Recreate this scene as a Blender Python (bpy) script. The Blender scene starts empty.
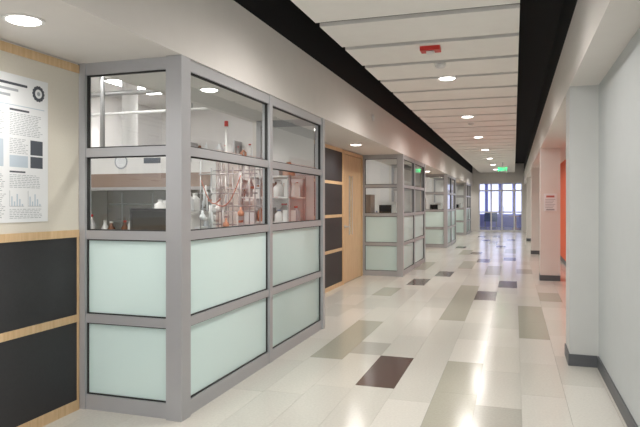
import bpy, math, random
from mathutils import Vector, Matrix
random.seed(4)
scene = bpy.context.scene
COL = scene.collection

# ------------------------------------------------------------------ materials
def new_mat(name):
    m = bpy.data.materials.new(name); m.use_nodes = True
    nt = m.node_tree
    return m, nt, nt.nodes["Principled BSDF"]

def paint(name, col, rough=0.6, metal=0.0, var=0.03, scale=6.0, bump=0.0, coat=0.0, spec=0.5):
    m, nt, b = new_mat(name)
    tc = nt.nodes.new("ShaderNodeTexCoord")
    n = nt.nodes.new("ShaderNodeTexNoise"); n.inputs["Scale"].default_value = scale
    n.inputs["Detail"].default_value = 4
    nt.links.new(tc.outputs["Object"], n.inputs["Vector"])
    mix = nt.nodes.new("ShaderNodeMix"); mix.data_type = 'RGBA'
    mix.inputs[6].default_value = tuple(max(0, c*(1-var)) for c in col)+(1,)
    mix.inputs[7].default_value = tuple(min(1, c*(1+var)) for c in col)+(1,)
    nt.links.new(n.outputs["Fac"], mix.inputs[0])
    nt.links.new(mix.outputs[2], b.inputs["Base Color"])
    b.inputs["Roughness"].default_value = rough
    b.inputs["Metallic"].default_value = metal
    b.inputs["Specular IOR Level"].default_value = spec
    b.inputs["Coat Weight"].default_value = coat
    b.inputs["Coat Roughness"].default_value = 0.08
    if bump:
        n2 = nt.nodes.new("ShaderNodeTexNoise"); n2.inputs["Scale"].default_value = 180
        nt.links.new(tc.outputs["Object"], n2.inputs["Vector"])
        bp = nt.nodes.new("ShaderNodeBump"); bp.inputs["Strength"].default_value = bump
        bp.inputs["Distance"].default_value = 0.002
        nt.links.new(n2.outputs["Fac"], bp.inputs["Height"])
        nt.links.new(bp.outputs["Normal"], b.inputs["Normal"])
    return m

def wood(name, c1, c2):
    m, nt, b = new_mat(name)
    tc = nt.nodes.new("ShaderNodeTexCoord")
    mp = nt.nodes.new("ShaderNodeMapping"); mp.inputs["Scale"].default_value = (14, 14, 1.4)
    nt.links.new(tc.outputs["Object"], mp.inputs["Vector"])
    n = nt.nodes.new("ShaderNodeTexNoise"); n.inputs["Scale"].default_value = 3
    n.inputs["Detail"].default_value = 6; n.inputs["Distortion"].default_value = 0.6
    nt.links.new(mp.outputs["Vector"], n.inputs["Vector"])
    r = nt.nodes.new("ShaderNodeValToRGB")
    r.color_ramp.elements[0].position = 0.3; r.color_ramp.elements[0].color = c1+(1,)
    r.color_ramp.elements[1].position = 0.7; r.color_ramp.elements[1].color = c2+(1,)
    nt.links.new(n.outputs["Fac"], r.inputs["Fac"]); nt.links.new(r.outputs["Color"], b.inputs["Base Color"])
    b.inputs["Roughness"].default_value = 0.4
    return m

def emit(name, col, s):
    m, nt, b = new_mat(name)
    b.inputs["Base Color"].default_value = col+(1,)
    b.inputs["Emission Color"].default_value = col+(1,)
    b.inputs["Emission Strength"].default_value = s
    return m

def clear_glass(name, tint=(0.93, 0.96, 0.95)):
    m = bpy.data.materials.new(name); m.use_nodes = True
    nt = m.node_tree; nt.nodes.clear()
    o = nt.nodes.new("ShaderNodeOutputMaterial")
    t = nt.nodes.new("ShaderNodeBsdfTransparent"); t.inputs[0].default_value = tint+(1,)
    g = nt.nodes.new("ShaderNodeBsdfGlossy"); g.inputs["Roughness"].default_value = 0.02
    lw = nt.nodes.new("ShaderNodeLayerWeight"); lw.inputs["Blend"].default_value = 0.5
    pw = nt.nodes.new("ShaderNodeMath"); pw.operation = 'POWER'; pw.inputs[1].default_value = 4
    ma = nt.nodes.new("ShaderNodeMath"); ma.operation = 'MULTIPLY_ADD'; ma.inputs[1].default_value = 0.9; ma.inputs[2].default_value = 0.08
    nt.links.new(lw.outputs["Facing"], pw.inputs[0]); nt.links.new(pw.outputs[0], ma.inputs[0])
    mx = nt.nodes.new("ShaderNodeMixShader")
    nt.links.new(ma.outputs[0], mx.inputs[0]); nt.links.new(t.outputs[0], mx.inputs[1])
    nt.links.new(g.outputs[0], mx.inputs[2]); nt.links.new(mx.outputs[0], o.inputs[0])
    return m

def frosted(name):
    m, nt, b = new_mat(name)
    b.inputs["Base Color"].default_value = (0.72, 0.88, 0.86, 1)
    b.inputs["Roughness"].default_value = 0.18
    tr = nt.nodes.new("ShaderNodeBsdfTranslucent"); tr.inputs[0].default_value = (0.80, 0.96, 0.94, 1)
    mx = nt.nodes.new("ShaderNodeMixShader"); mx.inputs[0].default_value = 0.35
    o = nt.nodes["Material Output"]
    nt.links.new(b.outputs[0], mx.inputs[1]); nt.links.new(tr.outputs[0], mx.inputs[2])
    nt.links.new(mx.outputs[0], o.inputs[0])
    return m

def terrazzo(name, col, var=0.04):
    m, nt, b = new_mat(name)
    tc = nt.nodes.new("ShaderNodeTexCoord")
    n = nt.nodes.new("ShaderNodeTexNoise"); n.inputs["Scale"].default_value = 60; n.inputs["Detail"].default_value = 5
    nt.links.new(tc.outputs["Object"], n.inputs["Vector"])
    r = nt.nodes.new("ShaderNodeValToRGB")
    r.color_ramp.elements[0].position = 0.35; r.color_ramp.elements[0].color = tuple(c*(1-var) for c in col)+(1,)
    r.color_ramp.elements[1].position = 0.65; r.color_ramp.elements[1].color = tuple(min(1, c*(1+var)) for c in col)+(1,)
    nt.links.new(n.outputs["Fac"], r.inputs["Fac"]); nt.links.new(r.outputs["Color"], b.inputs["Base Color"])
    b.inputs["Roughness"].default_value = 0.16
    b.inputs["Specular IOR Level"].default_value = 0.45
    n2 = nt.nodes.new("ShaderNodeTexNoise"); n2.inputs["Scale"].default_value = 4; n2.inputs["Detail"].default_value = 1
    nt.links.new(tc.outputs["Object"], n2.inputs["Vector"])
    bp = nt.nodes.new("ShaderNodeBump"); bp.inputs["Strength"].default_value = 0.03; bp.inputs["Distance"].default_value = 0.01
    nt.links.new(n2.outputs["Fac"], bp.inputs["Height"]); nt.links.new(bp.outputs["Normal"], b.inputs["Normal"])
    return m

M = {}
M['wall'] = paint("warm_white_paint", (0.76, 0.73, 0.69), 0.7, bump=0.1)
M['soffit'] = paint("soffit_paint", (0.74, 0.71, 0.68), 0.7, bump=0.1)
M['gray_wall'] = paint("cool_gray_paint", (0.53, 0.56, 0.57), 0.6, bump=0.15)
M['pier'] = paint("pier_paint", (0.60, 0.61, 0.60), 0.6, bump=0.15)
M['orange'] = paint("orange_paint", (0.85, 0.13, 0.035), 0.55)
M['base'] = paint("rubber_base", (0.10, 0.105, 0.115), 0.45)
M['black'] = paint("black_plenum", (0.006, 0.006, 0.008), 0.9)
M['tile'] = paint("acoustic_panel", (0.90, 0.88, 0.85), 0.8, bump=0.2)
M['rail'] = paint("panel_rail", (0.04, 0.04, 0.04), 0.5)
M['alu'] = paint("anodised_aluminium", (0.45, 0.455, 0.475), 0.38, metal=0.25)
M['gasket'] = paint("black_gasket", (0.02, 0.02, 0.02), 0.6)
M['wood'] = wood("maple_trim", (0.60, 0.40, 0.21), (0.72, 0.52, 0.31))
M['dark'] = paint("charcoal_panel", (0.026, 0.025, 0.028), 0.55, var=0.2, scale=60)
M['pin'] = paint("pinboard_fabric", (0.70, 0.66, 0.58), 0.9, var=0.04, scale=80)
M['glass'] = clear_glass("clear_glass")
M['frost'] = frosted("frosted_glass")
M['white'] = paint("white_enamel", (0.78, 0.77, 0.76), 0.4)
M['labwall'] = paint("lab_wall_paint", (0.80, 0.78, 0.77), 0.7)
M['steel'] = paint("steel", (0.45, 0.45, 0.46), 0.35, metal=0.6)
M['red'] = paint("red_plastic", (0.60, 0.03, 0.02), 0.4)
M['hose'] = paint("rubber_hose", (0.50, 0.18, 0.13), 0.5)
M['orangep'] = paint("orange_plastic", (0.52, 0.24, 0.15), 0.4)
M['brown'] = paint("brown_glass_bottle", (0.16, 0.05, 0.02), 0.15)
M['bronze'] = paint("hood_band", (0.24, 0.16, 0.12), 0.4)
M['hoodin'] = paint("hood_liner", (0.26, 0.23, 0.21), 0.4)
M['screen'] = paint("black_screen", (0.01, 0.01, 0.012), 0.2)
M['paper'] = paint("paper", (0.80, 0.82, 0.84), 0.8)
M['ink'] = paint("ink", (0.08, 0.09, 0.11), 0.8)
M['inkgray'] = paint("ink_gray", (0.38, 0.41, 0.44), 0.8)
M['inkblue'] = paint("ink_blue", (0.50, 0.58, 0.66), 0.8)
M['mutedred'] = paint("muted_red_ink", (0.50, 0.16, 0.14), 0.8)
M['bench'] = paint("black_epoxy_bench", (0.03, 0.03, 0.03), 0.3)
M['blue'] = paint("blue_plastic", (0.14, 0.22, 0.42), 0.4)
M['lamp'] = emit("lamp_lens", (1.0, 0.96, 0.90), 7)
M['tube'] = emit("fluorescent_lens", (1.0, 0.97, 0.95), 13)
M['daylight'] = emit("lobby_window_daylight", (0.68, 0.71, 1.0), 1.2)
M['exit'] = emit("exit_green", (0.05, 0.9, 0.35), 1.6)
M['violet'] = paint("violet_wall", (0.45, 0.47, 0.78), 0.6)
M['f_base'] = terrazzo("floor_cream", (0.69, 0.67, 0.61))
M['f_base2'] = terrazzo("floor_cream_b", (0.65, 0.635, 0.58))
M['f_base3'] = terrazzo("floor_cream_c", (0.72, 0.70, 0.645))
M['f_sage'] = terrazzo("floor_sage", (0.46, 0.45, 0.375))
M['f_gray'] = terrazzo("floor_gray", (0.49, 0.48, 0.43))
M['f_brown'] = terrazzo("floor_brown", (0.10, 0.06, 0.05), 0.25)

# ------------------------------------------------------------------ mesh builder
class MB:
    def __init__(s): s.v=[]; s.f=[]; s.mi=[]; s.mats=[]; s.sm=[]
    def mid(s, k):
        if k not in s.mats: s.mats.append(k)
        return s.mats.index(k)
    def box(s, x0,x1,y0,y1,z0,z1,k):
        if x0>x1:x0,x1=x1,x0
        if y0>y1:y0,y1=y1,y0
        if z0>z1:z0,z1=z1,z0
        b=len(s.v)
        s.v+=[(x0,y0,z0),(x1,y0,z0),(x1,y1,z0),(x0,y1,z0),(x0,y0,z1),(x1,y0,z1),(x1,y1,z1),(x0,y1,z1)]
        for q in ((0,3,2,1),(4,5,6,7),(0,1,5,4),(1,2,6,5),(2,3,7,6),(3,0,4,7)):
            s.f.append(tuple(b+i for i in q)); s.mi.append(s.mid(k)); s.sm.append(False)
        return s
    def quad(s, pts, k):
        b=len(s.v); s.v+=list(pts); s.f.append(tuple(range(b,b+len(pts)))); s.mi.append(s.mid(k)); s.sm.append(False)
    def lathe(s, c, prof, k, n=20, axis='Z'):
        b=len(s.v)
        for r,h in prof:
            for i in range(n):
                a=2*math.pi*i/n
                p=(r*math.cos(a), r*math.sin(a), h)
                if axis=='X': p=(p[2],p[0],p[1])
                if axis=='Y': p=(p[1],p[2],p[0])
                s.v.append((c[0]+p[0],c[1]+p[1],c[2]+p[2]))
        for j in range(len(prof)-1):
            for i in range(n):
                i2=(i+1)%n
                s.f.append((b+j*n+i,b+j*n+i2,b+(j+1)*n+i2,b+(j+1)*n+i)); s.mi.append(s.mid(k)); s.sm.append(True)
        s.f.append(tuple(b+i for i in reversed(range(n)))); s.mi.append(s.mid(k)); s.sm.append(False)
        e=b+(len(prof)-1)*n
        s.f.append(tuple(e+i for i in range(n))); s.mi.append(s.mid(k)); s.sm.append(False)
        return s
    def rod(s, p, q, r, k, n=10):
        p=Vector(p); q=Vector(q); d=(q-p).normalized()
        u=d.orthogonal().normalized(); w=d.cross(u); b=len(s.v)
        for c in (p,q):
            for i in range(n):
                a=2*math.pi*i/n
                s.v.append(tuple(c+u*r*math.cos(a)+w*r*math.sin(a)))
        for i in range(n):
            i2=(i+1)%n
            s.f.append((b+i,b+i2,b+n+i2,b+n+i)); s.mi.append(s.mid(k)); s.sm.append(True)
        s.f.append(tuple(b+i for i in reversed(range(n)))); s.mi.append(s.mid(k)); s.sm.append(False)
        s.f.append(tuple(b+n+i for i in range(n))); s.mi.append(s.mid(k)); s.sm.append(False)
        return s
    def tube(s, pts, r, k):
        for a,b in zip(pts[:-1],pts[1:]): s.rod(a,b,r,k,8)
    def obj(s, name, bevel=0.0, parent=None, origin=None):
        me=bpy.data.meshes.new(name)
        if origin is not None:
            ox,oy,oz=origin
            vs=[(x-ox,y-oy,z-oz) for x,y,z in s.v]
        else: vs=s.v
        me.from_pydata(vs,[],s.f)
        for k in s.mats: me.materials.append(M[k])
        for i,p in enumerate(me.polygons):
            p.material_index=s.mi[i]; p.use_smooth=s.sm[i]
        me.update()
        o=bpy.data.objects.new(name,me); COL.objects.link(o)
        if origin is not None: o.location=origin
        if bevel:
            md=o.modifiers.new("bevel",'BEVEL'); md.width=bevel; md.segments=2; md.limit_method='ANGLE'
        if parent: o.parent=parent
        return o

XG=-2.03   # glazed box / left soffit plane
XW=-2.82   # recessed left wall plane
XR=0.69    # right wall
XP=0.46    # right piers / fascia
ZS=2.36    # left soffit underside
ZF=2.95    # fascia top
YEND=32.0
BOXES=[(3.39,6.46),(11.46,14.53),(19.53,22.60),(27.60,30.67)]

# ------------------------------------------------------------------ floor
ft=0.305
tiles={}
def put(ix,y0,y1,k): tiles.setdefault(ix,[]).append((y0,y1,k))
spec=[(-1,4.50,5.45,'f_brown'),(1,3.60,5.45,'f_sage'),(2,3.40,4.31,'f_gray'),
(-3,5.20,7.03,'f_sage'),(-2,5.45,5.95,'f_gray'),(0,7.35,10.6,'f_sage'),(-4,9.0,9.95,'f_sage'),(-3,8.0,8.9,'f_base2'),
(1,9.05,9.97,'f_brown'),(2,10.5,11.42,'f_brown'),(-2,11.75,12.66,'f_brown'),(-3,10.35,11.27,'f_brown'),
(0,14.85,15.8,'f_brown'),(3,12.7,13.6,'f_gray'),(3,6.6,8.7,'f_sage'),(-1,13.3,15.1,'f_sage'),(1,12.3,14.1,'f_sage'),
(2,15.5,16.4,'f_brown'),(-4,12.8,14.6,'f_sage'),(-1,17.2,18.1,'f_brown'),(2,17.8,19.6,'f_sage'),(-2,17.0,18.8,'f_sage'),
(1,20.2,21.1,'f_brown'),(-3,19.4,20.3,'f_brown'),(0,21.5,23.3,'f_sage'),(-1,23.5,24.4,'f_brown'),(2,24.0,24.9,'f_brown'),(-4,6.9,7.8,'f_base3'),
(4,9.2,10.1,'f_sage'),(0,26,27.8,'f_sage'),(-2,26,26.9,'f_brown'),(4,3.2,4.1,'f_base3')]
for s_ in spec: put(*s_)
fb=MB()
g=0.0008
for ix in range(-8,10):
    x0=-0.865+ix*ft; x1=x0+ft
    segs=sorted(tiles.get(ix,[]))
    y=-3.0-random.random()*0.9
    def fill(a,b):
        yy=a
        while yy<b-1e-4:
            e=min(yy+0.914,b)
            if b-e<0.2: e=b
            r=random.random()
            fb.box(x0+g,x1-g,yy+g,e-g,-0.03,0.0,'f_base' if r<0.5 else ('f_base2' if r<0.75 else 'f_base3'))
            yy=e
    for a,b,k in segs:
        fill(y,a)
        yy=a
        while yy<b-1e-4:
            e=min(yy+0.93,b)
            fb.box(x0+g,x1-g,yy+g,e-g,-0.03,0.0,k); yy=e
        y=b
    fill(y,YEND+6)
fb.box(-3.4,2.0,-4,YEND+6,-0.12,-0.004,'f_base2')
fb.obj("floor")

# ------------------------------------------------------------------ soffits & ceiling
MB().box(-2.92,XG,-3,YEND,ZS,ZF,'soffit').obj("soffit_left")
sr=MB().box(XP,1.25,-3,YEND,2.42,ZF,'soffit'); sr.obj("soffit_right")
c=MB()
c.box(-3.0,1.3,-3,YEND,3.45,3.55,'black')
c.box(-2.97,-2.05,-3,YEND,ZF,3.45,'black')
c.box(XP+0.02,1.25,-3,YEND,ZF,3.45,'black')
y=-2.6; ZT=3.0
while y<YEND-0.9:
    c.box(-1.67,0.045,y,y+0.74,ZT,ZT+0.035,'tile')
    c.box(-1.67,0.045,y+0.785,y+0.81,ZT+0.03,ZT+0.06,'rail')
    y+=0.862
for x in (-1.45,-0.18): c.box(x,x+0.04,-2.6,YEND,ZT+0.06,ZT+0.10,'rail')
yy=-2
while yy<YEND:
    for x in (-1.43,-0.16): c.rod((x,yy,ZT+0.09),(x,yy,3.46),0.006,'rail',6)
    yy+=2.586
c.obj("ceiling")

# ------------------------------------------------------------------ glazed boxes
RZ=[0.045,0.62,1.19,1.75,2.31]
def glazed(y0,y1):
    m=MB(); XB=XW-0.02
    P=0.115
    m.box(XG-P,XG,y0,y0+P,0,ZS,'alu')
    m.box(XG-P+0.02,XG,y1-0.075,y1,0,ZS,'alu')
    m.box(XB,XB+0.055,y0+0.01,y0+0.075,0,ZS,'alu')
    m.box(XB,XB+0.055,y1-0.075,y1-0.01,0,ZS,'alu')
    ym=(y0+y1)/2-0.02
    m.box(XG-0.08,XG-0.008,ym-0.032,ym+0.032,0,ZS,'alu')
    hh=0.03
    for i,z in enumerate(RZ):
        zz0 = 0.0 if i==0 else z-hh
        zz1 = 0.10 if i==0 else z+hh
        if i==4: zz0=z-0.03; zz1=ZS
        m.box(XB+0.055,XG-P,y0+0.02,y0+0.07,zz0,zz1,'alu')
        m.box(XB+0.055,XG-P,y1-0.07,y1-0.02,zz0,zz1,'alu')
        m.box(XG-0.07,XG-0.015,y0+P,ym-0.032,zz0,zz1,'alu')
        m.box(XG-0.07,XG-0.015,ym+0.032,y1-0.075,zz0,zz1,'alu')
    for i in range(4):
        k='frost' if i<2 else 'glass'
        z0=(0.10 if i==0 else RZ[i]+hh); z1=RZ[i+1]-hh
        e=0.008
        def pane_y(yc,xa,xb,k=k):
            m.quad([(xa+e,yc,z0+e),(xb-e,yc,z0+e),(xb-e,yc,z1-e),(xa+e,yc,z1-e)],k)
            for (A,B,C,D) in ((xa,xb,z0,z0+e),(xa,xb,z1-e,z1),(xa,xa+e,z0+e,z1-e),(xb-e,xb,z0+e,z1-e)):
                m.box(A,B,yc-0.012,yc+0.012,C,D,'gasket')
        def pane_x(xc,ya,yb):
            m.quad([(xc,ya+e,z0+e),(xc,yb-e,z0+e),(xc,yb-e,z1-e),(xc,ya+e,z1-e)],k)
            for (A,B,C,D) in ((ya,yb,z0,z0+e),(ya,yb,z1-e,z1),(ya,ya+e,z0+e,z1-e),(yb-e,yb,z0+e,z1-e)):
                m.box(xc-0.012,xc+0.012,A,B,C,D,'gasket')
        pane_y(y0+0.045,XB+0.055,XG-P)
        m.box(XB+0.055,XG-P,y1-0.055,y1-0.035,z0,z1,'white')
        pane_x(XG-0.042,y0+P,ym-0.032)
        pane_x(XG-0.042,ym+0.032,y1-0.075)
    return m
for i,(a,b) in enumerate(BOXES):
    glazed(a,b).obj("glass_partition", origin=(XG,a,0))

# ------------------------------------------------------------------ left panelled wall
wl=MB()
def wallseg(a,b,near=False,door=None):
    parts=[(a,b)] if door is None else [(a,door[0]),(door[1],b)]
    for p,q in parts:
        wl.box(-2.92,XW-0.014,p,q,0,ZS,'wall')
        x0=XW-0.014; x1=XW
        rows=[(0,0.07),(0.60,0.65),(1.175,1.225)]+([] if near else [(1.73,1.78)])+[(2.29,2.345)]
        for z0,z1 in rows: wl.box(x0,x1,p+0.001,q-0.001,z0,z1,'wood')
        lo=[r[1] for r in rows[:-1]]; hi=[r[0] for r in rows[1:]]
        n=max(1,round((q-p)/1.25)); w=(q-p)/n
        for j in range(n):
            ya=p+j*w; yb=ya+w
            for r,(z0,z1) in enumerate(zip(lo,hi)):
                k='dark' if (not near or r<2) else 'pin'
                wl.box(x0,x1-0.006,ya+(0.02 if k=='dark' else 0.0),yb-(0.02 if k=='dark' else 0.0),z0,z1,k)
                if k=='dark':
                    wl.box(x0,x1-0.001,ya+0.001,ya+0.02,z0,z1,'wood'); wl.box(x0,x1-0.001,yb-0.02,yb-0.001,z0,z1,'wood')
wallseg(-3,3.39,near=True)
wallseg(6.46,11.46,door=(10.0,11.38))
wallseg(14.53,19.53,door=(18.0,19.38))
wallseg(22.60,27.60,door=(26.1,27.5))
wallseg(30.67,YEND)
wl.obj("wall_left")

def door(y0,y1,n):
    d=MB()
    x0=-2.90
    d.box(x0,XW+0.01,y0,y0+0.06,0,2.34,'wood'); d.box(x0,XW+0.01,y1-0.06,y1,0,2.34,'wood')
    d.box(x0,XW+0.01,y0+0.06,y1-0.06,2.28,2.34,'wood')
    ys=y0+0.06; ye=y1-0.06
    w0=ys+0.38; w1=w0+0.20
    xl0=-2.87; xl1=-2.825
    d.box(xl0,xl1,ys+0.008,w0,0.01,2.272,'wood'); d.box(xl0,xl1,w1,ye-0.008,0.01,2.272,'wood')
    d.box(xl0,xl1,w0,w1,0.01,0.85,'wood'); d.box(xl0,xl1,w0,w1,1.9,2.272,'wood')
    d.quad([(xl0+0.035,w0,0.85),(xl0+0.035,w1,0.85),(xl0+0.035,w1,1.9),(xl0+0.035,w0,1.9)],'glass')
    for (A,B,C,D) in ((w0-0.012,w0+0.004,0.84,1.91),(w1-0.004,w1+0.012,0.84,1.91)):
        d.box(xl1,xl1+0.008,A,B,C,D,'alu')
    d.box(xl1,xl1+0.003,ys,ys+0.008,0.01,2.28,'gasket')
    d.lathe((xl1,ys+0.09,1.0),[(0.03,0),(0.03,0.01),(0.012,0.012),(0.012,0.05)],'steel',axis='X')
    d.rod((xl1+0.05,ys+0.09,1.0),(xl1+0.05,ys+0.22,1.0),0.01,'steel')
    d.obj("door_%d"%n)
door(10.0,11.38,1); door(18.0,19.38,2); door(26.1,27.5,3)

# poster
p=MB(); xp=XW-0.006
Y0,Y1,Z0,Z1=1.90,3.10,1.29,2.17
p.box(xp,xp+0.004,Y0,Y1,Z0,Z1,'paper')
def pr(y0,y1,z0,z1,k,l=1): p.box(xp+0.004,xp+0.004+0.0006*l,y0,y1,z0,z1,k)
for i,(a,b) in enumerate(((2.1,2.93),(2.3,2.86),(2.3,2.80))): pr(a,b,2.105-i*0.035,2.12-i*0.035,'ink' if i==0 else 'inkgray')
for i in range(14):
    a=2*math.pi*i/14; p.lathe((xp+0.004,3.02+0.04*math.cos(a),2.085+0.04*math.sin(a)),[(0.011,0),(0.011,0.0008)],'ink',n=8,axis='X')
p.lathe((xp+0.004,3.02,2.085),[(0.036,0),(0.036,0.0009)],'ink',n=24,axis='X')
p.lathe((xp+0.0049,3.02,2.085),[(0.028,0),(0.028,0.0006)],'paper',n=24,axis='X')
p.lathe((xp+0.0055,3.02,2.085),[(0.013,0),(0.013,0.0006)],'inkgray',n=24,axis='X')
pr(1.93,3.07,1.985,1.990,'inkblue')
def textblock(ya,yb,ztop,n):
    z=ztop
    for j in range(n):
        e=yb-random.random()*0.04
        yy=ya
        while yy<e-0.012:
            w=0.012+random.random()*0.022; w=min(w,e-yy)
            pr(yy,yy+w,z-0.0035,z,'inkgray'); yy+=w+0.007
        z-=0.0105
for ci in range(4):
    ya=1.94+ci*0.285; yb=ya+0.26
    pr(ya,ya+0.15,1.955,1.967,'ink')
    textblock(ya,yb,1.942,13)
    if ci%2==1:
        pr(ya+0.16,yb,1.70,1.79,'ink'); 
        textblock(ya,ya+0.14,1.79,9)
        pr(ya+0.16,yb,1.62,1.69,'ink')
        pr(ya+0.0,ya+0.14,1.62,1.69,'inkblue')
        pr(ya,ya+0.12,1.587,1.597,'ink')
        textblock(ya,yb,1.575,8)
        for bx in (ya,ya+0.14):
            pr(bx,bx+0.11,1.385,1.388,'inkgray'); pr(bx,bx+0.003,1.385,1.48,'inkgray')
            for q in range(5): pr(bx+0.012+q*0.02,bx+0.022+q*0.02,1.388,1.40+0.015*((q*3+ci)%5),'inkblue')
        textblock(ya,yb,1.37,6)
    else:
        pr(ya+0.02,yb-0.02,1.62,1.78,'inkblue')
        for q in range(4): pr(ya+0.04+q*0.05,ya+0.06+q*0.05,1.64,1.68+0.02*((q*7)%4),'inkgray',2)
        pr(ya,ya+0.12,1.587,1.597,'ink')
        textblock(ya,yb,1.575,25)
p.obj("research_poster")

# ------------------------------------------------------------------ right side
wr=MB().box(XR,0.86,-3,5.62,0,2.42,'gray_wall')
wr.box(1.12,1.25,5.62,10.0,0,2.42,'wall'); wr.box(1.12,1.25,10.0,16.8,0,2.42,'orange'); wr.box(1.12,1.25,16.8,YEND,0,2.42,'wall')
wr.obj("wall_right")
bs=MB().box(XR-0.012,XR,-3,5.608,0,0.10,'base'); bs.box(1.108,1.12,6.1,YEND,0,0.1,'base'); bs.obj("baseboard_right")
for i,(yp,w) in enumerate(((5.62,0.40),(11.7,0.34),(17.8,0.34),(24.0,0.34))):
    x1=0.86 if i==0 else 0.80
    m=MB().box(XP,x1,yp,yp+w,0,2.42,'pier' if i==0 else 'soffit')
    m.box(XP-0.012,(XR-0.012 if i==0 else x1),yp-0.012,yp,0,0.10,'base')
    m.box(XP-0.012,XP,yp,yp+w,0,0.10,'base')
    m.box(XP-0.012,x1,yp+w,yp+w+0.012,0,0.10,'base')
    m.obj("pier")
n=MB().box(0.52,0.74,11.692,11.699,1.27,1.59,'paper')
n.box(0.56,0.70,11.691,11.692,1.52,1.555,'mutedred')
for j in range(6): n.box(0.545,0.715-0.02*(j%3),11.691,11.692,1.48-j*0.03,1.488-j*0.03,'inkgray')
n.box(0.56,0.70,11.691,11.692,1.285,1.31,'inkgray')
n.obj("paper_notice")

# ------------------------------------------------------------------ end wall & doors
ew=MB()
ew.box(-2.92,-1.75,YEND,YEND+0.12,0,3.45,'wall')
ew.box(0.42,1.25,YEND,YEND+0.12,0,3.45,'wall')
ew.box(-1.75,0.42,YEND,YEND+0.12,2.5,3.45,'wall')
ew.obj("wall_far")
ed=MB()
for x in (-1.75,-1.15,-0.62,-0.02,0.35):
    ed.box(x,x+0.07,YEND+0.02,YEND+0.09,0,2.5,'white')
for z in (0.0,0.95,2.05,2.43): ed.box(-1.75,0.42,YEND+0.025,YEND+0.085,z,z+0.07,'white')
ed.quad([(-1.68,YEND+0.05,0.07),(0.35,YEND+0.05,0.07),(0.35,YEND+0.05,2.43),(-1.68,YEND+0.05,2.43)],'glass')
for x in (-0.70,-0.50): ed.rod((x,YEND-0.03,0.9),(x,YEND-0.03,1.3),0.012,'steel')
ed.obj("entrance_doors")
vs=MB()
vs.box(-3.0,2,YEND+6,YEND+6.1,0,3.5,'violet'); vs.box(-3.0,-2.9,YEND+0.2,YEND+6,0,3.5,'violet'); vs.box(1.9,2.0,YEND+0.2,YEND+6,0,3.5,'violet')
vs.box(-3.0,2,YEND+0.13,YEND+6,3.5,3.6,'white')
for x in (-2.3,-1.5,-0.7,0.1,0.9): vs.box(x,x+0.6,YEND+5.95,YEND+6,0.8,2.6,'daylight')
vs.obj("wall_lobby")
sb=MB()
sb.box(-1.6,-0.9,YEND+3,YEND+3.5,0.42,0.5,'blue'); sb.box(-1.6,-0.9,YEND+3.42,YEND+3.5,0.5,0.9,'blue')
for x in (-1.57,-0.97):
    for yy in (3.03,3.43): sb.box(x,x+0.04,YEND+yy,YEND+yy+0.04,0,0.42,'steel')
sb.obj("lobby_bench")
tb=MB()
tb.lathe((0.1,YEND+3.2,0),[(0.22,0),(0.22,0.02),(0.03,0.04),(0.03,0.70),(0.38,0.71),(0.38,0.74)],'orangep',24)
tb.obj("lobby_table")

ex=MB().box(-0.60,-0.22,24.0,24.05,2.62,2.84,'white'); 
def exlet(x,ch):
    L={'E':[(0,1,0,5),(0,3,0,1),(0,3,2,3),(0,3,4,5)],'X':[(0,1,0,2),(2,3,0,2),(1,2,2,3),(0,1,3,5),(2,3,3,5)],'I':[(1,2,0,5)],'T':[(1,2,0,5),(0,3,4,5)]}
    for a,b,c_,d_ in L[ch]:
        u=0.024; ex.box(x+a*u,x+b*u,23.996,24.0,2.67+c_*u,2.67+d_*u,'exit')
for i,ch in enumerate("EXIT"): exlet(-0.58+i*0.088,ch)
ex.rod((-0.41,24.025,2.84),(-0.41,24.025,3.0),0.012,'steel')
ex.obj("exit_sign")

fs=MB().box(-0.91,-0.71,6.10,6.24,2.955,3.0,'red'); fs.box(-0.85,-0.77,6.13,6.21,2.935,2.955,'white'); fs.obj("fire_alarm_strobe",bevel=0.004)
for yy in (6.95,12.2):
    MB().lathe((-0.80,yy,3.0),[(0.065,0),(0.065,-0.02),(0.045,-0.045),(0.02,-0.05)],'white').obj("smoke_detector")
MB().lathe((XG,8.85,2.70),[(0.05,0),(0.05,0.015),(0.03,0.03),(0.01,0.035)],'white',axis='X').obj("wall_sensor")

# ------------------------------------------------------------------ downlights
def downlight(x,y,z,power,rad=0.1,angle=165,col=(1.0,0.95,0.90)):
    m=MB()
    m.lathe((x,y,z-0.006),[(rad+0.018,0),(rad+0.018,0.006)],'white',n=28)
    m.lathe((x,y,z-0.012),[(rad-0.012,0),(rad,0.006)],'lamp',n=28)
    o=m.obj("recessed_downlight",origin=(x,y,z))
    l=bpy.data.lights.new("lamp",'SPOT'); l.energy=power; l.spot_size=math.radians(angle); l.spot_blend=0.7
    l.shadow_soft_size=0.12; l.color=col
    lo=bpy.data.objects.new("lamp",l); COL.objects.link(lo); lo.location=(0,0,-0.03); lo.parent=o
y=0.7
while y<30:
    downlight(-0.81,y+0.02,3.0,130)
    y+=3.52
for y in (2.5,-0.5,7.3,9.4,15.5,17.7,23.6,26,31.2):
    downlight(-2.43,y,ZS,28,0.085)
downlight(-2.43,4.5,ZS,18,0.07)  # extra lamp, added only to brighten the inside of the near glazed box

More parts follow.
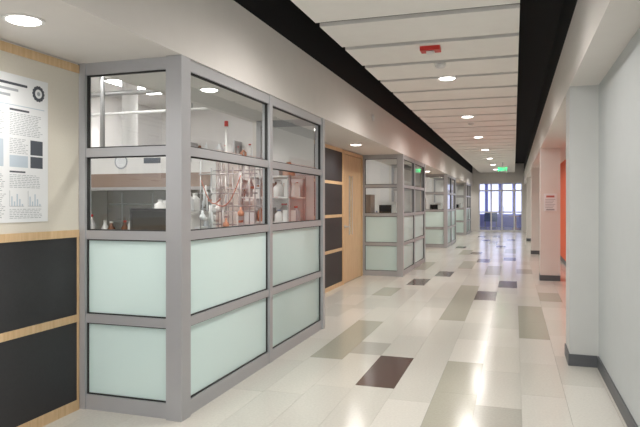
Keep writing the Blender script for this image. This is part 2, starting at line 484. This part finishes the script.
# ------------------------------------------------------------------ lab rooms
lr=MB()
LX=-6.8
lr.box(LX-0.1,LX,2.6,YEND,0,3.4,'labwall')
lr.box(LX,-2.93,2.5,2.6,0,3.4,'labwall')
lr.box(LX,-2.93,10.6,10.7,0,3.4,'labwall')
lr.box(LX,-2.93,18.9,19.0,0,3.4,'labwall')
lr.box(LX,-2.93,26.9,27.0,0,3.4,'labwall')
lr.box(LX,-2.93,31.9,32,0,3.4,'labwall')
lr.box(LX,-2.975,2.6,YEND,3.3,3.4,'labwall')
lr.obj("wall_lab")
lf=MB().box(LX,-3.405,2.6,YEND,-0.1,0.0,'f_base2'); lf.obj("floor_lab")
def troffer(x,y):
    m=MB().box(x-0.31,x+0.31,y-0.62,y+0.62,3.26,3.3,'white'); m.box(x-0.28,x+0.28,y-0.59,y+0.59,3.252,3.26,'tube')
    m.obj("ceiling_light_fixture",origin=(x,y,3.3))
for x,y in ((-3.9,4.6),(-3.9,8.2),(-5.6,4.6),(-5.6,8.2),(-4.2,12.8),(-4.2,16.5),(-4.2,20.8),(-4.2,24.5),(-4.2,28.8)):
    troffer(x,y)

def bottle(mb,x,y,z,r,hh,k,cap=None):
    mb.lathe((x,y,z),[(r*0.9,0),(r,0.01),(r,hh*0.62),(r*0.4,hh*0.82),(r*0.36,hh*0.92)],k,12)
    mb.lathe((x,y,z+hh*0.92),[(r*0.45,0),(r*0.45,hh*0.1)],cap or 'white',10)
def flask(mb,x,y,z,r,k):
    mb.lathe((x,y,z),[(r*0.5,0),(r*0.93,r*0.35),(r,r*0.8),(r*0.85,r*1.35),(r*0.35,r*1.85),(r*0.3,r*2.8)],k,14)
def shelf_items(mb,x0,x1,y,z,along='X',hmax=0.3):
    t=x0+0.04
    while t<x1-0.12:
        w=0.06+random.random()*0.10; hh=0.12+random.random()*(hmax-0.12)
        k=random.choice(['white','paper','orangep','brown','white','inkgray','white','paper','steel'])
        px,py=(t+w/2,y) if along=='X' else (y,t+w/2)
        if random.random()<0.6: bottle(mb,px,py,z,w/2,hh,k,random.choice(['red','white','blue','white']))
        else: mb.box(px-w/2,px+w/2,py-0.06,py+0.08,z,z+hh*0.8,k)
        t+=w+0.015

h=MB(); hx0,hx1=-5.75,-3.55; hy=6.7
h.box(hx0,hx1,hy+0.1,hy+0.8,0,0.85,'white')
for i in range(4):
    a=hx0+0.02+i*0.545; h.box(a,a+0.525,hy+0.08,hy+0.1,0.1,0.82,'white'); h.box(a+0.2,a+0.3,hy+0.06,hy+0.08,0.70,0.72,'steel')
h.box(hx0,hx1,hy,hy+0.8,0.85,0.92,'bench')
h.box(hx0,hx0+0.07,hy+0.05,hy+0.8,0.92,2.08,'white'); h.box(hx1-0.07,hx1,hy+0.05,hy+0.8,0.92,2.08,'white')
h.box(hx0+0.07,hx1-0.07,hy+0.72,hy+0.8,0.92,2.08,'hoodin')
h.box(hx0+0.07,hx1-0.07,hy+0.05,hy+0.72,1.80,2.08,'white')
h.quad([(hx0+0.07,hy+0.0,1.62),(hx1-0.07,hy+0.0,1.62),(hx1-0.07,hy+0.05,1.80),(hx0+0.07,hy+0.05,1.80)],'bronze')
h.box(hx0+0.07,hx1-0.07,hy+0.0,hy+0.03,1.58,1.62,'steel')
h.box(hx0+0.07,hx1-0.07,hy+0.30,hy+0.32,1.0,1.60,'glass')
h.lathe((-4.95,hy+0.05,1.96),[(0.10,0),(0.10,-0.004)],'inkgray',axis='Y',n=28)
h.lathe((-4.95,hy+0.046,1.96),[(0.08,0),(0.08,-0.003)],'paper',axis='Y',n=28)
h.box(-4.6,-4.35,hy+0.045,hy+0.05,1.93,2.0,'ink')
h.box(-4.2,-3.9,hy+0.045,hy+0.05,1.93,2.0,'inkgray')
h.rod((-5.1,hy+0.45,2.08),(-5.1,hy+0.45,3.3),0.11,'white',20)
for i in range(12):
    xx=-5.5+i*0.16; bottle(h,xx,hy+0.15+0.2*(i%2)*0.4,0.92,0.05,0.2+0.16*random.random(),random.choice(['white','brown','paper','brown']),random.choice(['red','blue','white']))
for xx in (-5.3,-4.8,-4.3,-3.9): h.rod((xx,hy+0.55,0.92),(xx,hy+0.55,1.55),0.012,'steel',8)
for zz in (1.15,1.4): h.rod((-5.5,hy+0.54,zz),(-3.7,hy+0.54,zz),0.010,'steel',8)
h.obj("fume_hood")

wc=MB(); 
for i in range(4):
    a=4.2+i*1.0
    wc.box(LX+0.005,LX+0.35,a,a+0.98,1.9,2.6,'white'); wc.box(LX+0.35,LX+0.37,a+0.01,a+0.48,1.92,2.58,'white'); wc.box(LX+0.35,LX+0.37,a+0.50,a+0.97,1.92,2.58,'white')
    wc.box(LX+0.37,LX+0.385,a+0.44,a+0.455,2.0,2.12,'steel'); wc.box(LX+0.37,LX+0.385,a+0.53,a+0.545,2.0,2.12,'steel')
wc.obj("wall_cabinet")
wb=MB().box(LX+0.005,LX+0.65,3.0,9.8,0,0.86,'white'); wb.box(LX+0.005,LX+0.68,3.0,9.8,0.86,0.9,'bench')
shelf_items(wb,3.4,6.4,LX+0.3,0.9,'Y',0.4)
wb.obj("lab_bench")

es=MB()
for z in (1.45,1.85,2.25):
    es.box(-6.0,-3.1,10.28,10.58,z,z+0.03,'white')
    shelf_items(es,-5.95,-3.15,10.42,z+0.03,'X',0.3)
for x in (-6.0,-5.05,-4.1,-3.12): es.box(x,x+0.03,10.28,10.59,0.9,2.6,'steel')
es.box(-6.0,-3.1,9.95,10.59,0.86,0.9,'bench'); es.box(-6.0,-3.1,10.0,10.58,0,0.86,'white')
es.obj("reagent_shelving")

b=MB()
b.box(-3.6,-2.9,4.0,6.3,0.86,0.9,'bench')
for x in (-3.58,-2.96):
    for yy in (4.02,6.24): b.box(x,x+0.05,yy,yy+0.05,0,0.86,'steel')
b.box(-3.56,-2.94,4.06,6.2,0.2,0.24,'white')
b.box(-3.58,-3.28,5.2,6.2,1.30,1.32,'white')
for yy in (5.2,6.17): b.box(-3.58,-3.28,yy,yy+0.02,0.9,1.30,'white')
shelf_items(b,5.22,6.15,-3.43,1.32,'Y',0.22)
shelf_items(b,5.2,6.1,-3.15,0.9,'Y',0.36)
b.obj("lab_table")
mo=MB()
mo.box(-3.28,-2.84,4.60,4.63,1.05,1.36,'screen'); mo.box(-3.26,-2.86,4.595,4.60,1.07,1.34,'gasket')
mo.box(-3.09,-3.03,4.63,4.66,0.915,1.25,'gasket'); mo.box(-3.17,-2.95,4.55,4.75,0.902,0.915,'gasket'); mo.obj("computer_monitor")

la=MB()
lx0,lx1,ly=-2.82,-2.26,5.05
la.box(lx0-0.02,lx1+0.05,ly-0.2,ly+0.35,0.88,0.92,'bench')
for x in (lx0+0.02,lx1):
    for yy in (ly-0.17,ly+0.30): la.box(x-0.02,x+0.02,yy,yy+0.04,0,0.88,'steel')
for i in range(6):
    x=lx0+i*(lx1-lx0)/5
    la.rod((x,ly,0.92),(x,ly,1.74 if i%2 else 1.88),0.006,'steel')
    la.rod((x+0.04,ly+0.28,0.92),(x+0.04,ly+0.28,1.80),0.006,'steel')
for z in (1.15,1.33,1.5,1.68):
    la.rod((lx0-0.01,ly-0.012,z),(lx1+0.03,ly-0.012,z),0.006,'steel')
    la.rod((lx0-0.01,ly+0.27,z+0.05),(lx1+0.03,ly+0.27,z+0.05),0.006,'steel')
for i in range(16):
    x=lx0+0.03+random.random()*(lx1-lx0-0.05); z=1.2+random.random()*0.45
    la.box(x-0.010,x+0.010,ly-0.06,ly+0.01,z-0.010,z+0.010,random.choice(['hose','steel','steel']))
    la.rod((x,ly-0.07-0.03*(i%2),z-0.10),(x,ly-0.07-0.03*(i%2),z+0.08),0.007,random.choice(['inkgray','white','paper','steel']))
    if i%3==0: flask(la,x,ly-0.1,max(0.93,z-0.22),0.03,random.choice(['white','paper','orangep']))
for (xa,xb,za,zb) in ((-2.75,-2.55,1.62,1.45),(-2.6,-2.35,1.4,1.66)):
    pts=[]
    for t in range(11):
        u=t/10; pts.append((xa+(xb-xa)*u, ly-0.11, za+(zb-za)*u-0.12*math.sin(math.pi*u)))
    la.tube(pts,0.005,'hose')
la.rod((lx0+0.28,ly-0.02,1.6),(lx0+0.28,ly-0.02,2.14),0.010,'white')
la.lathe((lx0+0.28,ly-0.02,2.12),[(0.018,0),(0.018,0.05)],'red')
la.obj("glassware_lattice")

sh=MB(); sx0,sx1,sy0,sy1=-2.78,-2.20,5.80,6.30
for x in (sx0,sx1-0.03):
    for yy in (sy0,sy1-0.03): sh.box(x,x+0.03,yy,yy+0.03,0,1.70,'steel')
for z in (0.3,0.8,1.2,1.46,1.68): sh.box(sx0,sx1,sy0,sy1,z,z+0.015,'white')
for z in (1.215,1.475):
    shelf_items(sh,sx0,sx1+0.05,sy0+0.1,z,'X',0.2)
    shelf_items(sh,sx0,sx1+0.05,sy0+0.32,z,'X',0.2)
shelf_items(sh,sx0+0.1,sx1,sy0+0.1,1.695,'X',0.16)
sh.obj("storage_rack")

op=MB()
op.rod((-6.2,6.2,2.75),(-2.98,6.2,2.75),0.03,'steel'); op.rod((-4.35,5.6,2.0),(-4.35,5.6,3.3),0.025,'steel'); op.rod((-4.35,5.6,2.0),(-4.0,5.6,2.0),0.02,'steel')
op.rod((-6.0,5.9,2.45),(-2.98,5.9,2.45),0.018,'white')
op.rod((-5.0,6.2,2.75),(-5.0,6.2,3.3),0.012,'steel'); op.rod((-3.4,5.9,2.45),(-3.4,5.9,3.3),0.01,'steel')
op.obj("lab_piping")
for j,(a,b_) in enumerate(BOXES[1:]):
    e=MB()
    e.box(-3.5,-2.3,a+0.9,a+1.6,0.86,0.9,'bench')
    for x in (-3.46,-2.38):
        for yy in (a+0.93,a+1.53): e.box(x,x+0.04,yy,yy+0.04,0,0.86,'steel')
    e.box(-2.75,-2.35,a+1.0,a+1.4,0.9,1.45,'white'); e.box(-2.71,-2.45,a+0.99,a+1.0,1.05,1.38,'screen')
    e.box(-3.3,-2.9,a+1.0,a+1.4,0.9,1.6,'bronze')
    shelf_items(e,-3.3,-2.4,a+1.5,0.9,'X',0.5)
    e.obj("lab_instrument_table")

# ------------------------------------------------------------------ world, camera
w=bpy.data.worlds.new("world"); scene.world=w; w.use_nodes=True
bg=w.node_tree.nodes["Background"]; bg.inputs[0].default_value=(0.95,0.97,1.0,1); bg.inputs[1].default_value=1.5

cam=bpy.data.cameras.new("camera"); co=bpy.data.objects.new("camera",cam); COL.objects.link(co)
co.location=(0,0,1.4); co.rotation_euler=(math.radians(90),0,math.atan(194/600))
cam.sensor_width=36; cam.lens=33.75; cam.shift_y=-9.5/640
cam.clip_start=0.05; cam.clip_end=200
scene.camera=co
scene.view_settings.view_transform='Standard'
scene.view_settings.exposure=0.5
